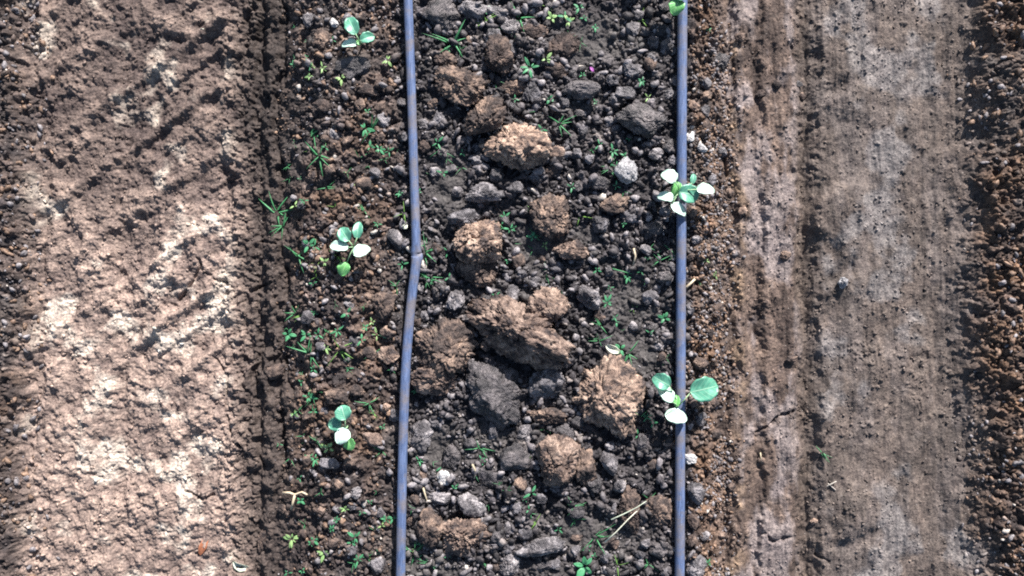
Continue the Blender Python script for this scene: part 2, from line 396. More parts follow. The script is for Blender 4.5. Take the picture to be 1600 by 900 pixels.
def lerp(a, b, t): return a * (1 - t[:, None]) + b * t[:, None]
def C(*c): return np.array(c)[None, :]
nn = fbm2(x, y, 30, 4, 90); n5 = fbm2(x, y, 6, 3, 91); nf = fbm2(x, y, 130, 3, 92)
# bed colours: damp dark soil, single crumbs drier
cb = lerp(C(.038, .036, .042), C(.086, .079, .084), np.clip(.5 + .9 * nn, 0, 1))
idm = np.where(l1 > 0, i1, i2)
cb = cb * (.65 + .9 * idm[:, None] ** 1.5)
cb = lerp(cb, C(.19, .17, .165) + 0 * cb, sst(.86, .95, i2) * cr * (l2 > 0))
brown = sst(640, 600, PX) * .38 + sst(1072, 1090, PX) * .9 + .35 * sst(.1, .5, n5) * sst(640, 560, PX)
cb = lerp(cb, C(.175, .105, .065) * (.6 + .8 * idm[:, None]), np.clip(brown, 0, 1) * (.6 + .4 * np.clip(nn * 2, -1, 1)))
cb = lerp(cb, C(.078, .074, .074) + 0 * cb, sm * .8)
# left track colours: dry crust paler on crests, darker brown in hollows and by bed
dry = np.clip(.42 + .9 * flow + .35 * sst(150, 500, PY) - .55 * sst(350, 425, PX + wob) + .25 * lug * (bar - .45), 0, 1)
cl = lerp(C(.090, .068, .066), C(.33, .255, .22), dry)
cl = lerp(cl, C(.50, .44, .385) + 0 * cl, sst(.30, .62, fbm2(x, y, 17, 4, 93) + .18 * sst(380, 480, PY)) * sst(370, 330, PX))
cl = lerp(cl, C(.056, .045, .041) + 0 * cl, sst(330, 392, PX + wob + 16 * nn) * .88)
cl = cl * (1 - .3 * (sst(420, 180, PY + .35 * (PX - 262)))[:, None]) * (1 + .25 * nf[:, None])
# right track colours
stc = .55 * fbm2(x * 6, y * .9, 7, 4, 94, .6) + .6 * fbm2(x * 2.4, y * 1.4, 9, 4, 99, .6)
cr_ = lerp(C(.066, .049, .043), C(.175, .130, .108), np.clip(.45 + 1.1 * stc + .5 * nn, 0, 1))
greyp = sst(.05, .42, fbm2(x * 2.2, y * .9, 10, 4, 95, .6) + .20 * np.exp(-((PX - 1215) / 38) ** 2) + .12 * sst(1290, 1340, PX))
cr_ = lerp(cr_, C(.25, .218, .218) + 0 * cr_, greyp * .75 * (1 - .45 * sst(1255, 1275, PX + wob)))
cr_ = lerp(cr_, C(.30, .215, .15) + 0 * cr_, np.exp(-((PX + wob - 1158) / 11) ** 2) * sst(.0, .35, fbm2(x, y, 16, 3, 96)) * .8)
cr_ = lerp(cr_, C(.105, .092, .086) + 0 * cr_, sst(1255, 1278, PX + wob) * .65)
cr_ = lerp(cr_, C(.085, .066, .055) + 0 * cr_, np.exp(-((PX + wob * .6 - 1268) / 15) ** 2) * .7)
cr_ = cr_ * (1 + .22 * nf[:, None]) * (1 + .28 * fbm2(x, y, 22, 4, 97)[:, None])
cr_ = lerp(cr_, C(.27, .265, .275) + 0 * cr_, sst(1285, 1305, PX) * sst(.12, .4, fbm2(x, y, 13, 4, 98)) * .4)
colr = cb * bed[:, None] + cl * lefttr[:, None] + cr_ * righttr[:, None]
colr = np.clip(colr, .012, .62)
ny, nx = shp
idx = np.arange(nx * ny).reshape(ny, nx)
F = np.stack([idx[:-1, :-1].ravel(), idx[:-1, 1:].ravel(), idx[1:, 1:].ravel(), idx[1:, :-1].ravel()], 1)
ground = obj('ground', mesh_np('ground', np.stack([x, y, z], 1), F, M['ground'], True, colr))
tag(ground, 'bare soil of a raised planting bed between two wheel tracks', kind='structure')
COLG = colr.reshape(*shp, 3)
def gcol(wx, wy):
    ix = np.clip(np.searchsorted(AX, wx), 0, len(AX) - 1); iy = np.clip(np.searchsorted(AY, wy), 0, len(AY) - 1)
    return COLG[iy, ix]

# ------------------------------------------------------------------ labels that single one thing out
LAND = [(810, 517, 'the biggest central clod'), (743, 380, 'the tall pitted clod'), (810, 228, 'the round orange-tan clod'), (947, 622, 'the broad cracked clod'),
        (868, 727, 'the bright wedge clod'), (720, 838, 'the flat-faced clod'), (980, 270, 'the white stone'), (1008, 190, 'the dark slab clod'),
        (652, 398, 'the hose kink'), (557, 60, 'the top left seedling'), (548, 388, 'the middle left seedling'), (534, 672, 'the bottom left seedling'),
        (1063, 298, 'the middle right seedling'), (1062, 622, 'the lowest right seedling'), (893, 392, 'the flat tan clod'), (923, 467, 'the blue-grey clod'),
        (845, 853, 'the long grey clod'), (880, 68, 'the smooth tan mound'), (983, 797, 'the tall grey clod'), (828, 107, 'the bright leafy weed'), (913, 882, 'the broad-leaved weed'),
        (1329, 439, 'the white stone at right'), (1297, 756, 'the crossed twigs'), (318, 853, 'the rusty dry leaf'), (318, 50, 'the pale leaf scrap'), (780, 90, 'the knobbly upright clod'),
        (697, 560, 'the grey-brown clod'), (1057, 8, 'the top right seedling'), (461, 778, 'the forked straw'), (720, 135, 'the rough brown clod')]
PENDING = []      # (object, phrase, px, py)
def want_label(o, phrase, px, py): PENDING.append((o, phrase, px, py))
ORD = ['', 'second ', 'third ', 'fourth ', 'fifth ', 'sixth ', 'seventh ', 'eighth ', 'ninth ', 'tenth ', 'eleventh ', 'twelfth ', 'thirteenth ', 'fourteenth ', 'fifteenth ', 'sixteenth ', 'seventeenth ', 'eighteenth ', 'nineteenth ', 'twentieth ', 'twenty-first ', 'twenty-second ', 'twenty-third ', 'twenty-fourth ', 'twenty-fifth ', 'twenty-sixth ']
def finish_labels():
    cells = {}
    for o, ph, px, py in PENDING:
        d = [(math.hypot(px - a, py - b), a, b, n) for a, b, n in LAND]
        dist, a, b, n = min(d)
        dx, dy = px - a, py - b
        if abs(dx) > 2.2 * abs(dy): w = 'right of' if dx > 0 else 'left of'
        elif abs(dy) > 2.2 * abs(dx): w = 'below' if dy > 0 else 'above'
        else: w = ('lower ' if dy > 0 else 'upper ') + ('right of' if dx > 0 else 'left of')
        cells.setdefault((ph, n, w), []).append((dist, o))
    for (ph, n, w), L in cells.items():
        L.sort(key=lambda t: t[0])
        for k, (dist, o) in enumerate(L):
            if len(L) == 1: o['label'] = f'{ph} {w} {n}'
            else: o['label'] = f'{ph}, {ORD[k]}nearest {w} {n}'

# ------------------------------------------------------------------ big individual clods
HERO = [  # px, py, rx, ry, height px, angle, material, seed, label
    (810, 517, 84, 42, 58, -24, 'tan', 11, 'biggest long tan-brown clod in the centre, shadow gap under its lower edge'),
    (862, 476, 33, 26, 20, -20, 'tan', 12, 'tan clod tucked behind the upper right of the biggest central clod'),
    (697, 545, 46, 42, 32, 20, 'brown', 13, 'grey-brown clod between the left hose and the biggest central clod'),
    (683, 590, 36, 26, 24, 5, 'tan', 14, 'tan clod against the left hose below the grey-brown clod'),
    (772, 618, 56, 46, 20, -30, 'dark', 15, 'shaded dull clod directly below the biggest central clod'),
    (743, 375, 38, 37, 42, 8, 'tan', 16, 'tall tan clod with a pitted top right of the kink in the left hose'),
    (748, 415, 32, 30, 24, 0, 'brown', 17, 'dark brown clod joined under the pitted tan clod'),
    (728, 343, 26, 16, 18, 0, 'grey', 18, 'grey cap clod at the top of the pitted tan clod'),
    (947, 622, 56, 58, 36, 38, 'tan', 19, 'broad cracked orange-tan clod near the lowest right seedling'),
    (758, 184, 34, 28, 30, 15, 'brown', 20, 'rounded brown clod touching the orange-tan one near the top'),
    (810, 228, 52, 34, 36, -18, 'tan', 21, 'round orange-tan clod in the upper middle of the bed'),
    (868, 725, 36, 42, 36, -40, 'tan', 22, 'bright orange-tan wedge clod in the lower middle'),
    (915, 728, 20, 28, 20, 0, 'brown', 23, 'brown clod leaning on the right of the bright wedge clod'),
    (722, 838, 40, 32, 32, 14, 'tan', 24, 'flat-faced tan clod near the bottom right of the left hose'),
    (676, 824, 22, 30, 24, -10, 'brown', 25, 'brown clod joined to the left of the flat-faced tan clod'),
    (1008, 190, 42, 25, 26, -5, 'dark', 26, 'large dark slab-like clod touching the right hose near the top'),
    (720, 135, 40, 28, 28, -8, 'brown', 27, 'rough dark brown clod above the rounded brown clod'),
    (692, 92, 20, 14, 16, -15, 'brown', 28, 'small light-topped brown clod at upper left of the bed middle'),
    (780, 92, 20, 35, 30, 6, 'brown', 29, 'knobbly upright brown clod in the top middle'),
    (863, 335, 32, 34, 26, 0, 'brown', 30, 'dark brown clod above the small flat tan clod'),
    (893, 390, 27, 15, 20, -4, 'tan', 31, 'small flat tan clod right of the pitted clod'),
    (923, 466, 17, 22, 24, 25, 'grey', 32, 'blue-grey upright clod right of the tan clod pair'),
    (855, 600, 26, 27, 20, -20, 'grey', 33, 'grey clod between the biggest clod and the broad cracked clod'),
    (860, 651, 33, 13, 18, -8, 'brown', 34, 'narrow lying clod with a tan end below the central pile'),
    (982, 797, 20, 38, 20, 12, 'brown', 35, 'tall grey-brown clod lying lengthwise near the lower right'),
    (1027, 797, 22, 26, 18, 0, 'brown', 36, 'brown clod between the tall grey clod and the right hose'),
    (843, 853, 36, 13, 18, 10, 'grey', 37, 'long grey clod lying crosswise near the bottom'),
    (880, 70, 34, 20, 10, 22, 'brown', 38, 'smooth low tan-grey mound near the top right of the bed'),
    (907, 139, 27, 17, 18, 6, 'dark', 39, 'flat dark slab clod below the smooth mound'),
    (690, 22, 28, 28, 20, 0, 'dark', 40, 'big dark clod at the top edge beside the left hose'),
    (556, 104, 28, 19, 10, 0, 'dark', 41, 'smooth mound darkened as the shade below the top left seedling'),  # dark colour stands in for the seedling's shade
    (765, 746, 28, 17, 10, -12, 'dark', 42, 'flat dark clod left of the bright wedge clod'),
    (800, 715, 30, 22, 16, 0, 'dark', 43, 'dark clod above left of the bright wedge clod'),
    (760, 303, 30, 16, 14, 0, 'grey', 44, 'flat grey clod between the round clod and the pitted clod'),
    (736, 788, 23, 16, 14, -30, 'grey', 45, 'pale grey slanting clod above the flat-faced clod'),
    (980, 271, 18, 22, 18, 20, 'pale', 46, 'white chalky stone left of the middle right seedling'),
]
def make_clod(px, py, rx, ry, hz, ang, mat, seed, sub=6, rough=.12, name='soil_clod'):
    g_ = (rx * ry * hz) ** (1 / 3)
    V = clod_shape(sub, seed, rough=rough, low=.25, asp=(rx / g_, ry / g_, hz / g_))
    V = V / np.max(np.abs(V), axis=0)[None, :]
    hz_m = hz * S
    V = V * np.array([rx * S, ry * S, hz_m * .8])
    a = math.radians(ang); R = np.array([[math.cos(a), -math.sin(a), 0], [math.sin(a), math.cos(a), 0], [0, 0, 1]])
    V = V @ R.T
    wx, wy = top_px(px, py, hz_m * .3)
    zg = gz1(wx, wy)
    o = obj(name, mesh_np(name, V, ICO[sub][1], M[mat]), None, (wx, wy, min(zg, .008) + hz_m * .30))
    return o
OCC = []         # px, py, r of things that crumbs keep clear of the top of
for (px, py, rx, ry, hz, ang, mat, seed, lab) in HERO:
    big = max(rx, ry) > 30
    o = make_clod(px, py, rx * 1.15, ry * 1.15, hz * 1.05, ang, mat, seed, 6 if big else 5, .13 if mat in ('tan', 'brown') else .085, 'stone' if mat == 'pale' else 'soil_clod')
    tag(o, lab, 'stone' if mat == 'pale' else 'clod', None if mat == 'pale' else 'large clods on the planting bed')
    OCC.append((px, py, (rx + ry) / 2))

# ------------------------------------------------------------------ medium clods, single objects sharing a few meshes
MED = """737 13 20 12 grey;775 20 22 10 grey;800 40 14 13 grey;835 50 25 12 brown;793 136 28 13 brown;830 141 14 17 grey;873 111 18 13 brown;987 110 16 15 grey;978 143 14 11 grey;
990 48 12 11 grey;1018 100 11 12 brown;797 72 11 13 grey;770 57 13 12 grey;687 187 9 14 grey;662 230 9 9 brown;775 273 11 11 dark;805 290 12 10 grey;837 277 10 11 grey;867 240 13 11 tan;
863 266 12 10 brown;950 192 9 9 grey;935 288 15 11 dark;940 350 13 14 grey;963 318 22 13 brown;985 338 13 10 grey;808 409 11 11 brown;800 461 9 15 grey;710 467 14 15 grey;935 494 9 9 brown;
657 680 18 22 grey;815 756 12 11 brown;693 750 9 13 pale;685 779 17 10 grey;703 711 15 17 dark;820 677 14 14 grey;883 680 17 15 dark;953 723 14 18 grey;987 671 9 9 brown;1003 691 10 14 dark;
797 882 15 16 grey;850 883 18 9 dark;778 840 10 10 dark;793 823 9 10 grey;823 833 12 10 grey;903 797 14 11 dark;770 673 8 14 grey;930 757 13 14 dark;
502 63 14 15 brown;522 36 7 7 pale;505 166 13 10 brown;575 140 15 8 brown;602 190 12 11 grey;544 218 10 9 brown;489 273 7 10 tan;587 270 9 8 grey;572 287 13 10 brown;494 17 8 8 brown;
619 373 11 15 grey;605 520 12 12 tan;608 556 15 14 tan;578 553 13 10 brown;502 455 8 6 tan;578 463 8 7 brown;600 476 18 20 brown;652 452 7 8 grey;522 620 20 12 brown;558 610 11 9 brown;
582 687 15 10 tan;515 722 14 9 grey;545 722 9 10 brown;480 650 8 7 brown;432 638 7 6 tan;440 797 10 8 brown;592 885 12 12 grey;477 605 7 6 brown;525 758 10 9 brown;556 770 8 9 grey;
1127 97 15 13 dark;1105 130 8 9 grey;1104 150 8 8 brown;1103 176 8 10 grey;1104 196 8 9 brown;1078 213 8 10 pale;1096 231 8 7 pale;1190 147 9 7 brown;1213 131 7 7 brown;1250 128 8 5 dark;1258 148 8 6 brown;
998 23 10 9 grey;1040 77 13 13 grey;1022 67 9 10 grey;1046 148 9 8 grey;1020 90 8 8 grey;957 127 9 9 grey;1046 228 11 10 dark;1025 240 10 9 grey;1093 567 12 10 brown;1079 483 8 9 grey;1013 467 14 12 grey;
1027 353 19 12 dark;1088 770 15 16 grey;1087 885 15 16 grey;1078 719 9 9 pale;1030 857 14 11 dark;1045 693 10 8 tan;1083 813 9 12 brown;1083 845 9 10 brown;1110 520 7 8 brown;1118 680 8 9 brown;
1094 655 10 10 grey;430 580 14 12 brown;407 845 9 20 brown;760 540 8 8 brown;845 560 12 9 dark;905 660 12 10 dark;640 505 6 7 brown;900 240 8 8 grey;922 250 8 7 grey;745 250 10 8 grey;716 300 9 8 grey;
650 340 7 7 brown;835 440 9 8 grey;870 415 11 9 grey;895 430 9 8 grey;845 405 7 7 brown;960 395 8 7 grey;1010 390 9 8 grey;1040 430 10 9 dark;990 510 9 7 grey;1030 540 9 8 grey;1100 600 8 7 brown;
740 620 9 8 grey;735 690 9 8 dark;755 815 8 7 grey;650 780 8 9 brown;680 660 9 8 grey;970 760 9 9 grey;960 850 9 8 brown;1010 850 8 7 grey;870 880 9 8 grey;900 840 8 6 brown;705 262 8 7 grey;
1160 330 7 6 tan;1235 560 8 6 brown;1270 813 6 5 tan;1225 400 8 7 brown;1200 475 7 6 brown;1190 720 8 6 brown;1140 760 7 6 brown;1142 300 7 8 brown;1155 60 8 7 brown"""
VAR = {}
def variant(mat, k, sub=4):
    key = (mat, k, sub)
    if key not in VAR:
        V = clod_shape(sub, 500 + k * 17 + len(mat), rough=.115, low=.28); V = V / np.max(np.abs(V), axis=0)[None, :]
        VAR[key] = mesh_np('small_clod', V, ICO[sub][1], M[mat])
    return VAR[key]
WORD = {'tan': 'dry tan', 'brown': 'brown', 'grey': 'grey', 'dark': 'dark damp', 'pale': 'pale'}
def hose_clear(px, py, r):
    d1 = px - np.interp(py, [p[1] for p in LH], [p[0] for p in LH]); d2 = px - np.interp(py, [p[1] for p in RH], [p[0] for p in RH])
    for d in (d1, d2):
        if abs(d) < 8 + r * .8: return (8 + r * .8) * (1 if d > 0 else -1) - d
    return 0
def med_clod(px, py, rx, ry, mat, hi=.75):
    px += hose_clear(px, py, rx)
    r = (rx + ry) / 2
    o = bpy.data.objects.new('stone' if mat == 'pale' else 'soil_clod', variant(mat, random.randrange(7), 5 if r > 13 else 4)); COL.objects.link(o)
    hz = min(rx, ry) * S * hi
    zg = gz1(*top_px(px, py, 0)); wx, wy = top_px(px, py, zg + hz * .3)
    zg = gz1(wx, wy)
    o.location = (wx, wy, min(zg, zg * .5 + .004) + hz * .35)
    o.scale = (rx * S * 1.22, ry * S * 1.22, hz * 1.1); o.rotation_euler = (random.uniform(-.12, .12), random.uniform(-.12, .12), random.choice((0, math.pi)) + random.uniform(-.2, .2))
    size = 'medium' if r >= 12 else 'small' if r >= 8.5 else 'tiny'
    tag(o, None, 'stone' if mat == 'pale' else 'clod', 'small pale stones in the soil' if mat == 'pale' else 'smaller clods scattered over the soil')
    want_label(o, f'{size} {WORD[mat]} ' + ('stone' if mat == 'pale' else 'soil clod'), px, py)
    OCC.append((px, py, r))
nmed = 0
for row in MED.replace('\n', '').split(';'):
    a = row.split(); med_clod(float(a[0]), float(a[1]), float(a[2]), float(a[3]), a[4]); nmed += 1
# further clods of the next size down, up to 300 single ones
occ = np.array(OCC)
tries = 0
while nmed + len(HERO) < 296 and tries < 9000:
    tries += 1
    px = random.uniform(470, 1130); py = random.uniform(4, 896)
    rx = random.uniform(6.6, 9.2); ry = rx * random.uniform(.8, 1.2)
    if np.min(np.hypot(occ[:, 0] - px, occ[:, 1] - py) - occ[:, 2] * .9) < rx * .9: continue
    i = np.argmin((PX[:1] - px) ** 2)
    s_ = max([math.exp(-((((px - cx) / rx2) ** 2 + ((py - cy) / ry2) ** 2) ** 1.5)) for (cx, cy, rx2, ry2) in [(845, 375, 60, 45), (990, 470, 45, 50), (930, 60, 70, 40), (930, 835, 75, 30), (690, 700, 45, 40), (1000, 560, 40, 40)]])
    if random.random() < s_ * .9: continue
    if px < 620: mat = random.choice(['brown', 'brown', 'grey', 'tan', 'grey'])
    elif px > 1075: mat = random.choice(['brown', 'brown', 'grey', 'tan'])
    else: mat = random.choice(['grey', 'grey', 'dark', 'grey', 'brown'])
    med_clod(px, py, rx, ry, mat); nmed += 1
    occ = np.vstack([occ, [px, py, rx]])

# ------------------------------------------------------------------ crumbs past counting: one object
def crumbs(specs, name, label):
    Vs, Fs, Cs = [], [], []; off = 0
    for (n, x0, x1, r0, r1, sub, mode) in specs:
        V0s = [clod_shape(sub, 900 + k, planes=7, rough=.13 if sub > 1 else .08, soft=.95, low=.45) for k in range(10)]
        F0 = ICO[sub][1]; nv = len(V0s[0])
        px = RNG.uniform(x0, x1, n * 3); py = RNG.uniform(-45, 945, n * 3)
        px = px + RNG.normal(0, 12, n * 3)
        wx = (px - 800) * S; wy = (450 - py) * S
        dn = .5 + .9 * fbm2(wx, wy, 16, 3, 333)
        for (cx, cy, rx, ry) in [(845, 375, 60, 45), (990, 470, 45, 50), (930, 60, 70, 40), (930, 835, 75, 30), (690, 700, 45, 40), (1000, 560, 40, 40), (700, 290, 30, 60)]:
            if mode == 'bed': dn -= .55 * np.exp(-(((px - cx) / rx) ** 2 + ((py - cy) / ry) ** 2) ** 1.5)
        keep = RNG.uniform(0, 1, n * 3) < dn
        if mode == 'bed':
            for (cx, cy, r) in OCC:
                if r > 14: keep &= np.hypot(px - cx, py - cy) > r * .72
        px, py, wx, wy = [a[keep][:n] for a in (px, py, wx, wy)]; m = len(px)
        r = (r0 + (r1 - r0) * RNG.uniform(0, 1, m) ** 2.2) * S
        dl = np.abs(px - np.interp(py, [p[1] for p in LH], [p[0] for p in LH])); dr = np.abs(px - np.interp(py, [p[1] for p in RH], [p[0] for p in RH]))
        onh = np.minimum(dl, dr) < 8 + r / S * .6
        zz = gz(wx, wy) + r * .25
        zz = np.where(onh, np.minimum(zz, .001), zz)
        c = gcol(wx, wy) * RNG.uniform(.75, 1.7, m)[:, None]
        pale = RNG.uniform(0, 1, m)
        if mode == 'bed':
            c = np.where((pale > .68)[:, None], np.array([.21, .20, .215])[None, :] * RNG.uniform(.7, 1.3, m)[:, None], c)
            c = np.where(((pale < .22) & ((px < 625) | (px > 1070)))[:, None], np.array([.22, .15, .11])[None, :] * RNG.uniform(.7, 1.3, m)[:, None], c)
            c = np.where((pale > .985)[:, None], np.array([.48, .45, .42])[None, :], c)
        ang = RNG.uniform(0, 6.28, m); sq = RNG.uniform(.62, 1.5, m)
        sel = RNG.integers(0, 10, m)
        ca, sa = np.cos(ang), np.sin(ang)
        allV = np.stack(V0s)[sel]                                   # m,nv,3
        Xl = allV[:, :, 0] * (r * sq)[:, None]; Yl = allV[:, :, 1] * (r / sq)[:, None]; Zl = allV[:, :, 2] * (r * .8)[:, None]
        Vw = np.stack([Xl * ca[:, None] - Yl * sa[:, None] + wx[:, None], Xl * sa[:, None] + Yl * ca[:, None] + wy[:, None], Zl + zz[:, None]], 2)
        Vs.append(Vw.reshape(-1, 3)); Fs.append((F0[None] + (np.arange(m) * nv)[:, None, None] + off).reshape(-1, 3)); off += m * nv
        Cs.append(np.repeat(c, nv, 0))
    o = obj(name, mesh_np(name, np.concatenate(Vs), np.concatenate(Fs), M['crumb'], False, np.clip(np.concatenate(Cs), .01, .6)))
    return tag(o, label, kind='stuff')
crumbs([(1500, 630, 1075, 4.0, 7.6, 2, 'bed'), (500, 465, 630, 3.2, 6.0, 2, 'bed'), (2300, 432, 630, 1.0, 3.0, 1, 'bed'), (6700, 630, 1145, 1.3, 3.8, 1, 'bed'), (2600, 1085, 1150, 1.4, 4.2, 1, 'bed'),
        (1500, -15, 460, 1.2, 3.4, 1, 'track'), (2600, 1140, 1620, .8, 2.6, 1, 'track'), (700, -15, 45, 1.6, 5.5, 2, 'bed'), (700, 1535, 1620, 1.6, 5.5, 2, 'bed')],
       'soil_crumbs', 'loose crumbs of soil scattered between the clods')

# ------------------------------------------------------------------ drip hoses
def tube_mesh(name, pts, radii, mat, n=20, flat=None, cap=True):
    pts = [Vector(p) for p in pts]; V = []; Fq = []
    up0 = Vector((0, 0, 1))
    for i, p in enumerate(pts):
        t = (pts[min(i + 1, len(pts) - 1)] - pts[max(i - 1, 0)]).normalized()
        side = t.cross(up0)
        if side.length < 1e-4: side = Vector((1, 0, 0))
        side.normalize(); up = side.cross(t).normalized()
        fl = 1.0 if flat is None else flat[i]
        for k in range(n):
            a = 2 * math.pi * k / n
            V.append(p + side * math.cos(a) * radii[i] * fl + up * math.sin(a) * radii[i] / fl)
    V = np.array([v[:] for v in V])
    for i in range(len(pts) - 1):
        for k in range(n):
            Fq.append((i * n + k, i * n + (k + 1) % n, (i + 1) * n + (k + 1) % n, (i + 1) * n + k))
    F = [np.array(Fq)]
    if cap:
        V = np.vstack([V, np.array(pts[0][:])[None], np.array(pts[-1][:])[None]]); a, b = len(V) - 2, len(V) - 1; e = (len(pts) - 1) * n
        F.append(np.array([(a, (k + 1) % n, k) for k in range(n)] + [(b, e + k, e + (k + 1) % n) for k in range(n)]))
    return mesh_np(name, V, F, mat)

def hose(path, r, label, kink=None):
    ys = np.concatenate([np.linspace(-2400, -130, 40), np.arange(-120, 1021, 2.0), np.linspace(1030, 3300, 40)])
    xs = np.interp(ys, [p[1] for p in path], [p[0] for p in path])
    k = np.ones(25) / 25                                          # smooth the bends, keep the kink
    xs2 = np.convolve(np.pad(xs, 12, 'edge'), k, 'valid')
    pts, rad, fl = [], [], []
    for px, py, raw in zip(xs2, ys, xs):
        zc = .0075 + r + .0015 * math.sin(py * .011) + .001 * math.sin(py * .031 + 2)
        f = 1.03; rr = r
        if kink:
            d = py - kink
            if abs(d) < 24: px = raw * (1 - abs(d) / 24) + px * abs(d) / 24
            f += .22 * math.exp(-(d / 9) ** 2); zc -= .002 * math.exp(-(d / 20) ** 2); px += 2.2 * (1 if d > 0 else -.3) * math.exp(-abs(d) / 16)
            rr *= 1 - .16 * math.exp(-(d / 2.2) ** 2) + .10 * math.exp(-abs(d - 6) / 12) + (.03 if d > 0 else -.02)
        wx, wy = top_px(px, py, zc); pts.append((wx, wy, zc)); rad.append(rr); fl.append(f)
    o = obj('drip_hose', tube_mesh('drip_hose', pts, rad, M['hose'], 24, fl))
    tag(o, label, 'hose', 'drip irrigation hoses along the bed')
    return o
hose(LH, .0083, 'left drip hose, bent with a kink near its middle', 398)
hose(RH, .0088, 'straight black drip hose with painted sky sheen on the right, seedlings leaning over it')

# ------------------------------------------------------------------ cabbage seedlings
def leaf_arrays(L, W, cup=.25, droop=.3, wav=.04, seed=0, nu=16, nv=11, sharp=.75, fold=0.0):
    r = np.random.default_rng(seed)
    u = np.linspace(0, 1, nu); v = np.linspace(-1, 1, nv)
    Ug, Vg = np.meshgrid(u, v, indexing='ij')
    w = W / 2 * np.clip(np.sin(np.pi * np.clip(Ug, 0, 1) ** .92), 0, 1) ** sharp
    w = w * (1 + .05 * np.sin(Ug * 19 + r.uniform(0, 6)) * (np.abs(Vg) > .9))
    xx = Ug * L; yy_ = Vg * w
    zz = cup * np.abs(yy_) ** 1.5 / (W / 2) ** .5 + fold * np.abs(yy_) - droop * L * (Ug - .25) ** 2
    zz = zz + wav * W * np.sin(Ug * 7 + r.uniform(0, 6) + Vg * 1.5) * np.abs(Vg)
    top = np.stack([xx, yy_, zz], -1).reshape(-1, 3); bot = top - np.array([0, 0, .0006])
    V = np.vstack([top, bot]); n = nu * nv
    id_ = np.arange(n).reshape(nu, nv)
    f1 = np.stack([id_[:-1, :-1], id_[1:, :-1], id_[1:, 1:], id_[:-1, 1:]], -1).reshape(-1, 4)
    f2 = f1[:, ::-1] + n
    edge = np.concatenate([id_[:, 0], id_[-1, 1:], id_[::-1, -1][1:], id_[0, ::-1][1:]])
    e2 = np.roll(edge, -1); fe = np.stack([e2, edge, edge + n, e2 + n], 1)
    uv = np.stack([Ug, Vg], -1).reshape(-1, 2)
    return V, np.vstack([f1, f2, fe]), np.vstack([uv, uv])

def place_leaf(V, base, ang, pitch, roll):
    Mx = Matrix.Rotation(ang, 3, 'Z') @ Matrix.Rotation(-pitch, 3, 'Y') @ Matrix.Rotation(roll, 3, 'X')
    A = np.array(Mx); return V @ A.T + np.array(base)[None, :]

def seedling(px, py, label, leaves, crown_h=.022):
    wx, wy = top_px(px, py, .02); z0 = gz1(wx, wy)
    root = bpy.data.objects.new('cabbage_seedling', None); COL.objects.link(root); root.location = (wx, wy, z0); root.empty_display_size = .01
    tag(root, label, 'seedling', 'cabbage seedlings planted beside the hoses')
    crown = Vector((0, 0, crown_h))
    obj('stem', tube_mesh('stem', [(0, .002, -.006), (.001, .001, crown_h * .5), crown], [.0019, .0016, .0018], M['stem'], 8), root)
    for k, (lx, ly, ang, L, W, h, mt, pitch, roll, cup, fold) in enumerate(leaves):
        # lx,ly: leaf centre in the photograph; ang: direction base->tip in degrees (0 = right, 90 = up)
        a = math.radians(ang); zc = z0 + h
        cx, cy = top_px(lx, ly, zc); Lm, Wm = L * S * 1.08, W * S * 1.06
        V, Fq, uv = leaf_arrays(Lm, Wm, cup * 1.3 + .05, .45, .07, 50 + k + int(px), sharp=.52, fold=fold)
        V[:, 0] -= Lm / 2
        kt = {'leaf_glare': .50, 'leaf': .08, 'leaf_green': .12}[mt]
        N = Vector((SD.x * kt - math.sin(math.radians(roll)) * .12, SD.y * kt + math.sin(math.radians(pitch)) * .12, 1)).normalized()
        D = Vector((math.cos(a), math.sin(a), 0)); D = (D - N * D.dot(N)).normalized(); Q = N.cross(D)
        V = V @ np.array([D[:], Q[:], N[:]]) + np.array([cx - wx, cy - wy, h])[None, :]
        lf = obj('leaf', mesh_np('leaf', V, Fq, M[mt], True, None, uv), root)
        b = Vector(V[5])                                           # middle of the base row
        mid = (b + crown) / 2 + Vector((0, 0, .004))
        obj('petiole', tube_mesh('petiole', [crown, mid, b + Vector((math.cos(a), math.sin(a), 0)) * .002], [.0013, .0011, .0009], M['stem'], 6), lf)
    return root
# pitch/roll: positive pitch lifts the tip; leaves with painted sun glare tilt towards the sun
seedling(563, 66, 'cabbage seedling at the top left with a nibbled upright leaf', [
    (549, 39, 115, 30, 21, .034, 'leaf', -14, 14, .15, .05), (574, 59, 25, 22, 17, .030, 'leaf', 5, -20, .1, .3), (546, 68, 190, 22, 15, .026, 'leaf_glare', 12, -22, .2, .1), (560, 66, 120, 9, 6, .027, 'leaf_green', 20, 0, .1, .2)])
seedling(554, 386, 'cabbage seedling at middle left, two glare-painted white and three green leaves', [
    (538, 366, 125, 24, 21, .030, 'leaf', -5, 22, .15, .1), (559, 359, 85, 25, 15, .034, 'leaf', -20, -8, .1, .2), (530, 384, 172, 27, 18, .030, 'leaf_glare', -4, -22, .15, 0), (565, 391, 35, 27, 19, .033, 'leaf_glare', -12, 18, .15, 0),
    (537, 420, 245, 21, 19, .018, 'leaf_green', 2, 5, .15, .05)])
seedling(542, 668, 'cabbage seedling at the bottom left with overlapping stacked leaves', [
    (536, 645, 110, 21, 25, .040, 'leaf', -16, 5, .1, .05), (523, 663, 185, 20, 20, .030, 'leaf', 0, -25, .1, .1), (535, 681, 235, 24, 22, .036, 'leaf_glare', 20, -12, .12, 0), (546, 694, 285, 19, 17, .022, 'leaf_green', 8, 10, .2, .15)])
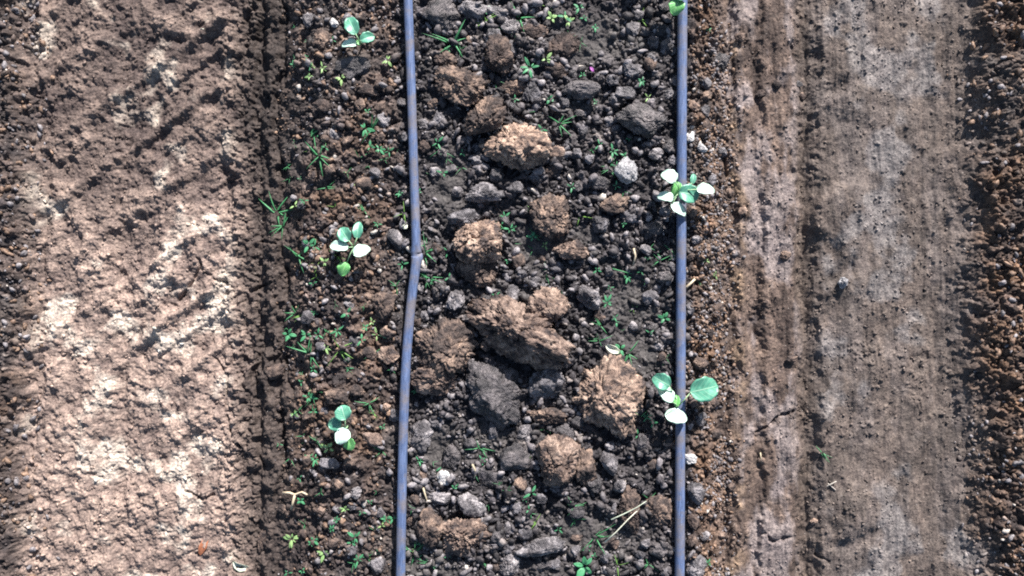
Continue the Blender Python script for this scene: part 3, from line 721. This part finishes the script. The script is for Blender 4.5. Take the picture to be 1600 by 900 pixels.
seedling(1060, 300, 'cabbage seedling leaning over the middle of the right hose, many small leaves', [
    (1046, 275, 130, 24, 23, .046, 'leaf_glare', -18, 16, .12, .05), (1056, 296, 250, 24, 15, .033, 'leaf_green', -14, 26, .1, .5), (1041, 307, 165, 23, 17, .042, 'leaf_glare', -2, -20, .15, 0), (1077, 303, 350, 31, 28, .041, 'leaf', 4, 10, .12, .1),
    (1104, 295, 6, 29, 18, .044, 'leaf_glare', -2, 22, .1, 0), (1061, 326, 325, 26, 17, .042, 'leaf_glare', 14, 8, .12, 0), (1083, 279, 75, 16, 9, .040, 'leaf', -10, 0, .1, .3)], .03)
seedling(1058, 632, 'cabbage seedling across the right hose with one large round teal leaf', [
    (1034, 596, 150, 27, 24, .048, 'leaf', -4, 18, .2, .05), (1040, 613, 120, 34, 20, .044, 'leaf_glare', -10, 12, .15, 0), (1057, 626, 80, 17, 10, .040, 'leaf_green', 30, -10, .2, .4), (1058, 650, 355, 35, 22, .042, 'leaf_glare', 2, 20, .1, -.03),
    (1102, 608, 12, 44, 36, .040, 'leaf', 0, -10, .08, .04)], .03)
seedling(1060, 2, 'cabbage seedling cut by the top edge above the right hose', [
    (1057, 9, 250, 24, 23, .046, 'leaf_green', 6, 6, .12, .05), (1066, -14, 60, 28, 24, .05, 'leaf', -6, 10, .12, .05), (1044, -12, 150, 26, 20, .045, 'leaf_glare', -6, 15, .12, .05)], .03)

# ------------------------------------------------------------------ small weeds and grass
def join(parts):
    Vs, Fs, Us, o = [], [], [], 0
    for V, Fq, uv in parts:
        Vs.append(V); Fs.append(Fq + o); Us.append(uv); o += len(V)
    return np.vstack(Vs), np.vstack(Fs), np.vstack(Us)
def rosette_parts(seed, n=4):
    r = np.random.default_rng(seed); out = []
    a0 = r.uniform(0, 6.28); fat = r.uniform(.26, .62)
    for k in range(n):
        a = a0 + 2 * math.pi * k / n + r.uniform(-.6, .6); L = r.uniform(.4, 1.15) * (1 if k % 2 else .8); W = L * fat * r.uniform(.85, 1.15)
        V, Fq, uv = leaf_arrays(L, W, .2, .3, .03, seed + k, 7, 5, sharp=.7)
        V[:, 2] = np.where(np.arange(len(V)) < len(V) // 2, V[:, 2], V[:, 2] - .03)
        V = V * np.array([1, 1, 1.0]); V[:, 0] += .12
        out.append((place_leaf(V, (0, 0, .45), a, r.uniform(.0, .5), r.uniform(-.3, .3)), Fq, uv))
    return out
def blade(L, W, ang, lift, curl, base=(0, 0, 0), n=9):
    t = np.linspace(0, 1, n); w = W * (1 - t ** 1.6) * .5 + W * .02
    hx = np.cumsum(np.cos(lift - curl * t)) * L / n; hz = np.cumsum(np.sin(lift - curl * t)) * L / n
    side = np.array([-math.sin(ang), math.cos(ang), 0]); d = np.array([math.cos(ang), math.sin(ang), 0])
    c = np.array(base)[None] + hx[:, None] * d[None] + np.stack([0 * hz, 0 * hz, hz], 1)
    V = np.concatenate([c - side * w[:, None], c + side * w[:, None], c - np.array([0, 0, 1]) * w[:, None] * .5], 0)
    q = []
    for i in range(n - 1):
        for a_, b_ in ((0, 1), (1, 2), (2, 0)):
            q.append((a_ * n + i, b_ * n + i, b_ * n + i + 1, a_ * n + i + 1))
    return V, np.array(q), np.zeros((len(V), 2))
def tuft_parts(seed, n=4):
    r = np.random.default_rng(seed)
    return [blade(r.uniform(.6, 1.5), r.uniform(.07, .14), r.uniform(0, 6.28), r.uniform(.5, 1.1), r.uniform(.3, 1.3), (r.uniform(-.1, .1), r.uniform(-.1, .1), -.1)) for _ in range(n)]
WV = {}
def weed(kind, px, py, size, colr_):
    """size: radius in photograph pixels"""
    s = size * S * (1.4 if kind == 't' else 1.2)
    mat = {'r': {'g': 'weed', 'y': 'weed_yellow'}, 't': {'g': 'grass', 'y': 'grass_yellow'}}[kind][colr_]
    zg = gz1(*top_px(px, py, 0)); wx, wy = top_px(px, py, zg + s * .4); zg = max(gz1(wx, wy), gz1(wx + s * .3, wy), gz1(wx, wy - s * .3), gz1(wx - s * .3, wy))
    nm = 'weed_seedling' if kind == 'r' else 'grass_tuft'
    k = random.randrange(9)
    if size >= 13:                                     # large enough for its leaves to show
        root = bpy.data.objects.new(nm, None); COL.objects.link(root); root.empty_display_size = .01
        parts = rosette_parts(int(px * 7), 7) if kind == 'r' else tuft_parts(int(px * 7), 6)
        for p in parts: obj('leaf' if kind == 'r' else 'blade', mesh_np('leaf', p[0], p[1], M[mat], True, None, p[2]), root)
        o = root
    else:
        key = (kind, colr_, k)
        if key not in WV:
            V, Fq, uv = join(rosette_parts(900 + k * 31, 3 + k % 4) if kind == 'r' else tuft_parts(700 + k * 13, 2 + k % 4)); WV[key] = mesh_np(nm, V, Fq, M[mat], True, None, uv)
        o = obj(nm, WV[key])
    o.location = (wx, wy, zg); o.scale = (s, s, s * .8); o.rotation_euler = (0, 0, random.uniform(0, 6.28))
    tag(o, None, 'weed' if kind == 'r' else 'grass', 'small weeds sprouting in the soil' if kind == 'r' else 'grass tufts sprouting in the soil')
    want_label(o, {'rg': 'green broad-leaved weed', 'ry': 'yellow-green broad-leaved weed', 'tg': 'green grass tuft', 'ty': 'yellow-green grass tuft'}[kind + colr_], px, py)
    return o
WEEDS = """r 484 103 6 g;r 504 106 8 y;r 484 120 6 y;r 534 123 9 y;r 606 95 9 y;r 520 63 6 g;t 459 40 7 g;t 485 210 22 g;t 497 243 20 g;t 582 203 16 g;t 543 270 10 g;t 508 293 11 g;r 555 287 6 y;r 578 230 8 g;r 508 230 6 g;
r 482 383 13 g;r 508 410 8 y;t 525 400 11 y;r 542 490 11 g;r 527 517 10 g;r 589 523 12 y;r 582 503 8 y;r 492 490 7 g;t 445 512 9 g;t 457 543 8 g;t 482 553 20 g;t 528 547 17 y;r 489 577 9 g;t 459 490 14 g;t 584 553 11 g;
t 612 577 10 g;t 632 333 11 y;r 629 413 10 g;t 618 447 12 g;t 430 332 22 g;t 440 353 16 g;t 462 400 18 g;t 568 330 10 g;t 522 323 9 y;r 489 443 7 g;r 625 302 6 g;r 482 620 12 g;r 459 647 8 y;r 490 643 7 g;t 452 718 10 g;
r 514 700 10 y;r 492 717 9 g;r 467 747 8 g;r 469 782 7 g;r 455 843 13 y;r 507 865 11 y;r 555 840 11 g;r 604 812 9 g;t 575 633 15 g;t 584 647 10 y;t 475 820 12 g;t 552 880 11 g;t 595 707 13 g;r 598 667 7 g;r 437 693 6 g;
r 524 813 7 g;r 449 896 7 g;r 472 893 7 g;r 828 107 17 g;r 853 93 10 y;r 862 30 9 y;r 883 27 11 g;r 913 28 8 g;r 930 43 6 g;t 758 32 15 y;t 813 27 22 g;t 706 64 26 g;t 1003 28 12 y;r 858 155 8 g;t 838 173 10 g;r 805 155 7 g;
t 875 193 15 g;r 847 202 8 g;r 910 117 7 g;r 937 227 9 g;r 957 237 10 g;t 953 263 14 g;t 687 233 13 g;t 698 247 12 g;r 692 270 9 g;r 893 293 9 g;r 1013 152 8 y;r 797 358 11 g;r 828 325 8 y;t 907 337 12 y;r 700 393 9 g;
t 663 397 20 g;t 670 433 15 g;r 833 370 8 g;t 853 428 13 g;r 933 422 9 g;r 948 473 11 g;t 935 533 14 g;t 983 553 15 g;r 775 462 8 g;r 670 522 8 g;r 953 450 7 g;r 963 503 8 g;t 750 703 14 g;r 680 737 10 g;r 753 718 7 g;
t 833 710 12 y;t 727 797 10 g;t 793 767 9 g;t 897 793 13 g;r 913 882 17 g;t 933 842 20 g;t 645 867 19 g;t 670 883 14 g;t 763 790 9 g;r 827 797 8 g;t 967 723 9 g;r 1010 653 8 g;r 997 680 8 g;t 963 883 12 y;t 1013 883 11 g;
t 853 673 12 g;r 873 827 8 g;r 1107 48 6 g;r 1002 127 8 g;r 1038 497 10 g;t 1093 440 9 g;r 1103 407 6 y;r 1118 430 6 y;t 1047 390 9 g;t 1032 408 10 g;r 1105 880 7 g;t 1280 705 11 g;r 1020 660 9 g;t 1013 780 10 g;
r 650 610 6 g;r 1000 605 7 g;t 835 365 9 g;r 985 215 6 g;r 655 300 6 g;r 930 160 6 g;t 890 55 12 g;r 905 12 9 g;t 648 130 8 g;r 575 175 6 g;t 560 245 11 g;r 590 350 6 g;r 610 465 7 y;t 510 520 11 g;r 545 575 7 g;
r 565 800 7 g;t 590 770 9 g;r 540 795 7 y;t 500 770 10 g;r 655 720 7 g;r 710 760 6 g;t 755 880 8 g;r 700 870 6 g;r 820 780 6 g;t 900 690 8 g;r 975 350 6 g;t 975 300 9 g;t 880 465 8 g;r 1015 520 7 g;t 1040 560 8 g"""
for row in WEEDS.replace('\n', '').split(';'):
    a = row.split(); weed(a[0], float(a[1]), float(a[2]), float(a[3]), a[4])

rw = random.Random(31)
centres = [(470, 235, 28), (490, 400, 26), (490, 500, 30), (480, 620, 26), (480, 700, 26), (500, 830, 30), (560, 860, 34), (575, 520, 26), (590, 230, 24), (600, 810, 24), (860, 40, 40), (700, 255, 26), (680, 420, 26), (845, 395, 36),
           (960, 250, 30), (1000, 450, 36), (950, 520, 26), (735, 720, 36), (800, 780, 40), (925, 850, 34), (660, 870, 24), (1010, 660, 26), (480, 110, 24), (530, 560, 30), (1020, 410, 24), (780, 350, 24)]
centres += [(800, 20, 40), (740, 40, 36), (470, 300, 34), (470, 540, 34)]
for k in range(165):
    cx, cy, sp = centres[k % len(centres)]
    px, py = cx + rw.gauss(0, sp * .7), cy + rw.gauss(0, sp * .8)
    if hose_clear(px, py, 3) or not (440 < px < 1130 and 6 < py < 894): continue
    weed('t' if rw.random() < .55 else 'r', px, py, rw.uniform(4, 7.5) if rw.random() < .7 else rw.uniform(7.5, 12), 'y' if rw.random() < .15 else 'g')

# ------------------------------------------------------------------ stray bits
def rod(name, pts_px, r_px, mat, label, cat, lift=4, group=None, tip=.6):
    pts = []
    for (px, py) in pts_px:
        zg = gz1(*top_px(px, py, 0)); zc = zg + lift * S; wx, wy = top_px(px, py, zc); pts.append((wx, wy, zc))
    n = len(pts); rad = [r_px * S * (1 - (1 - tip) * i / (n - 1)) for i in range(n)]
    o = obj(name, tube_mesh(name, pts, rad, M[mat], 8)); tag(o, label, cat, group); return o
rod('grass_stalk', [(955, 812), (975, 803), (995, 793), (1010, 783)], 1.1, 'scrap', 'upper of two pale grass stalks left of the right hose near the bottom', 'grass', 24, tip=.5)
rod('grass_stalk', [(945, 847), (962, 832), (982, 811), (998, 796)], 1.1, 'scrap', 'lower of two pale grass stalks left of the right hose near the bottom', 'grass', 22, tip=.5)
rod('straw', [(990, 388), (993, 400), (989, 415)], 1.8, 'straw', 'short pale straw lying upright left of the right hose', 'straw', 5, tip=.7)
rod('straw', [(1072, 449), (1079, 443), (1086, 436)], 2.2, 'straw', 'short pale straw touching the right hose on its right side', 'straw', 5, tip=.8)
rod('twig', [(738, 867 - 141), (744, 738), (741, 748)], 1.8, 'straw', 'thin brownish twig above the slanting pale grey clod', 'twig', 6)
rod('stalk', [(957, 420), (972, 424), (987, 428)], 1.2, 'grass', 'thin green stalk below the short pale straw', 'grass', 6)
rod('straw', [(661, 762), (669, 789)], 1.6, 'straw', 'thin straw beside the pale stone by the left hose', 'straw', 6)
# forked straw on the left edge of the bed
root = bpy.data.objects.new('forked_straw', None); COL.objects.link(root); tag(root, 'pale forked straw on the left edge of the bed near the bottom', 'straw')
for pts in ([(442, 770), (452, 770), (461, 773), (472, 769), (480, 773)], [(461, 773), (458, 784), (455, 796)]):
    P = []
    for (px, py) in pts:
        zg = gz1(*top_px(px, py, 0)) + .006; P.append((*top_px(px, py, zg), zg))
    obj('straw_arm', tube_mesh('straw_arm', P, [.0026, .0024, .0022, .002, .0016][:len(P)], M['straw'], 8), root)
# crossed twigs on the right track
rod('twig', [(1281, 744), (1292, 754), (1306, 766)], 1.3, 'twig', 'longer of the crossed grey twigs on the right track', 'twig', 3)
rod('twig', [(1284, 765), (1295, 758), (1307, 752)], 1.3, 'twig', 'shorter of the crossed grey twigs on the right track', 'twig', 5)
rod('twig', [(1188, 707), (1190, 722)], 1.2, 'straw', 'tiny pale splinter on the right track above the lower crack', 'twig', 3)

def scrap(px, py, L, W, ang, mat, label, cat, h=.004, cup=.5, name='dry_leaf'):
    V, Fq, uv = leaf_arrays(L * S, W * S, cup, .5, .08, int(px), 12, 9); V[:, 0] -= L * S / 2
    zg = gz1(*top_px(px, py, 0)) + h; wx, wy = top_px(px, py, zg)
    V = place_leaf(V, (0, 0, 0), math.radians(ang), .1, .15)
    o = obj(name, mesh_np(name, V, Fq, M[mat], True, None, uv), None, (wx, wy, zg)); tag(o, label, cat); return o
scrap(318, 852, 38, 12, 68, 'rust', 'rusty orange dry leaf lying on the left track near the bottom', 'leaf', .007)
scrap(376, 885, 30, 14, -25, 'scrap', 'pale green curled leaf at the bottom of the left track', 'leaf', .008, .9)
scrap(318, 50, 16, 10, -20, 'scrap', 'white leaf scrap at the top of the left track', 'leaf', .009)
scrap(958, 546, 27, 13, -28, 'scrap', 'pale oval leaf lying right of the biggest central clod', 'leaf', .012)
scrap(925, 108, 10, 5, 120, 'purple', 'tiny purple petal below the smooth mound', 'petal', .010, .2, 'petal')
scrap(1236, 735, 13, 6, 70, 'rust', 'small orange-red flake on the right track', 'leaf', .003, .2)
scrap(633, 354, 9, 8, 40, 'scrap', 'small round pale leaf left of the left hose above the kink', 'leaf', .009)
o = make_clod(1330, 440, 10, 11, 12, 20, 'pale', 71, 5, .09, 'stone'); tag(o, 'white stone on the right track near the photo edge', 'stone')
o.location.z = gz1(o.location.x, o.location.y) + .003
finish_labels()
print('clods', nmed + len(HERO), 'objects', len(bpy.data.objects))
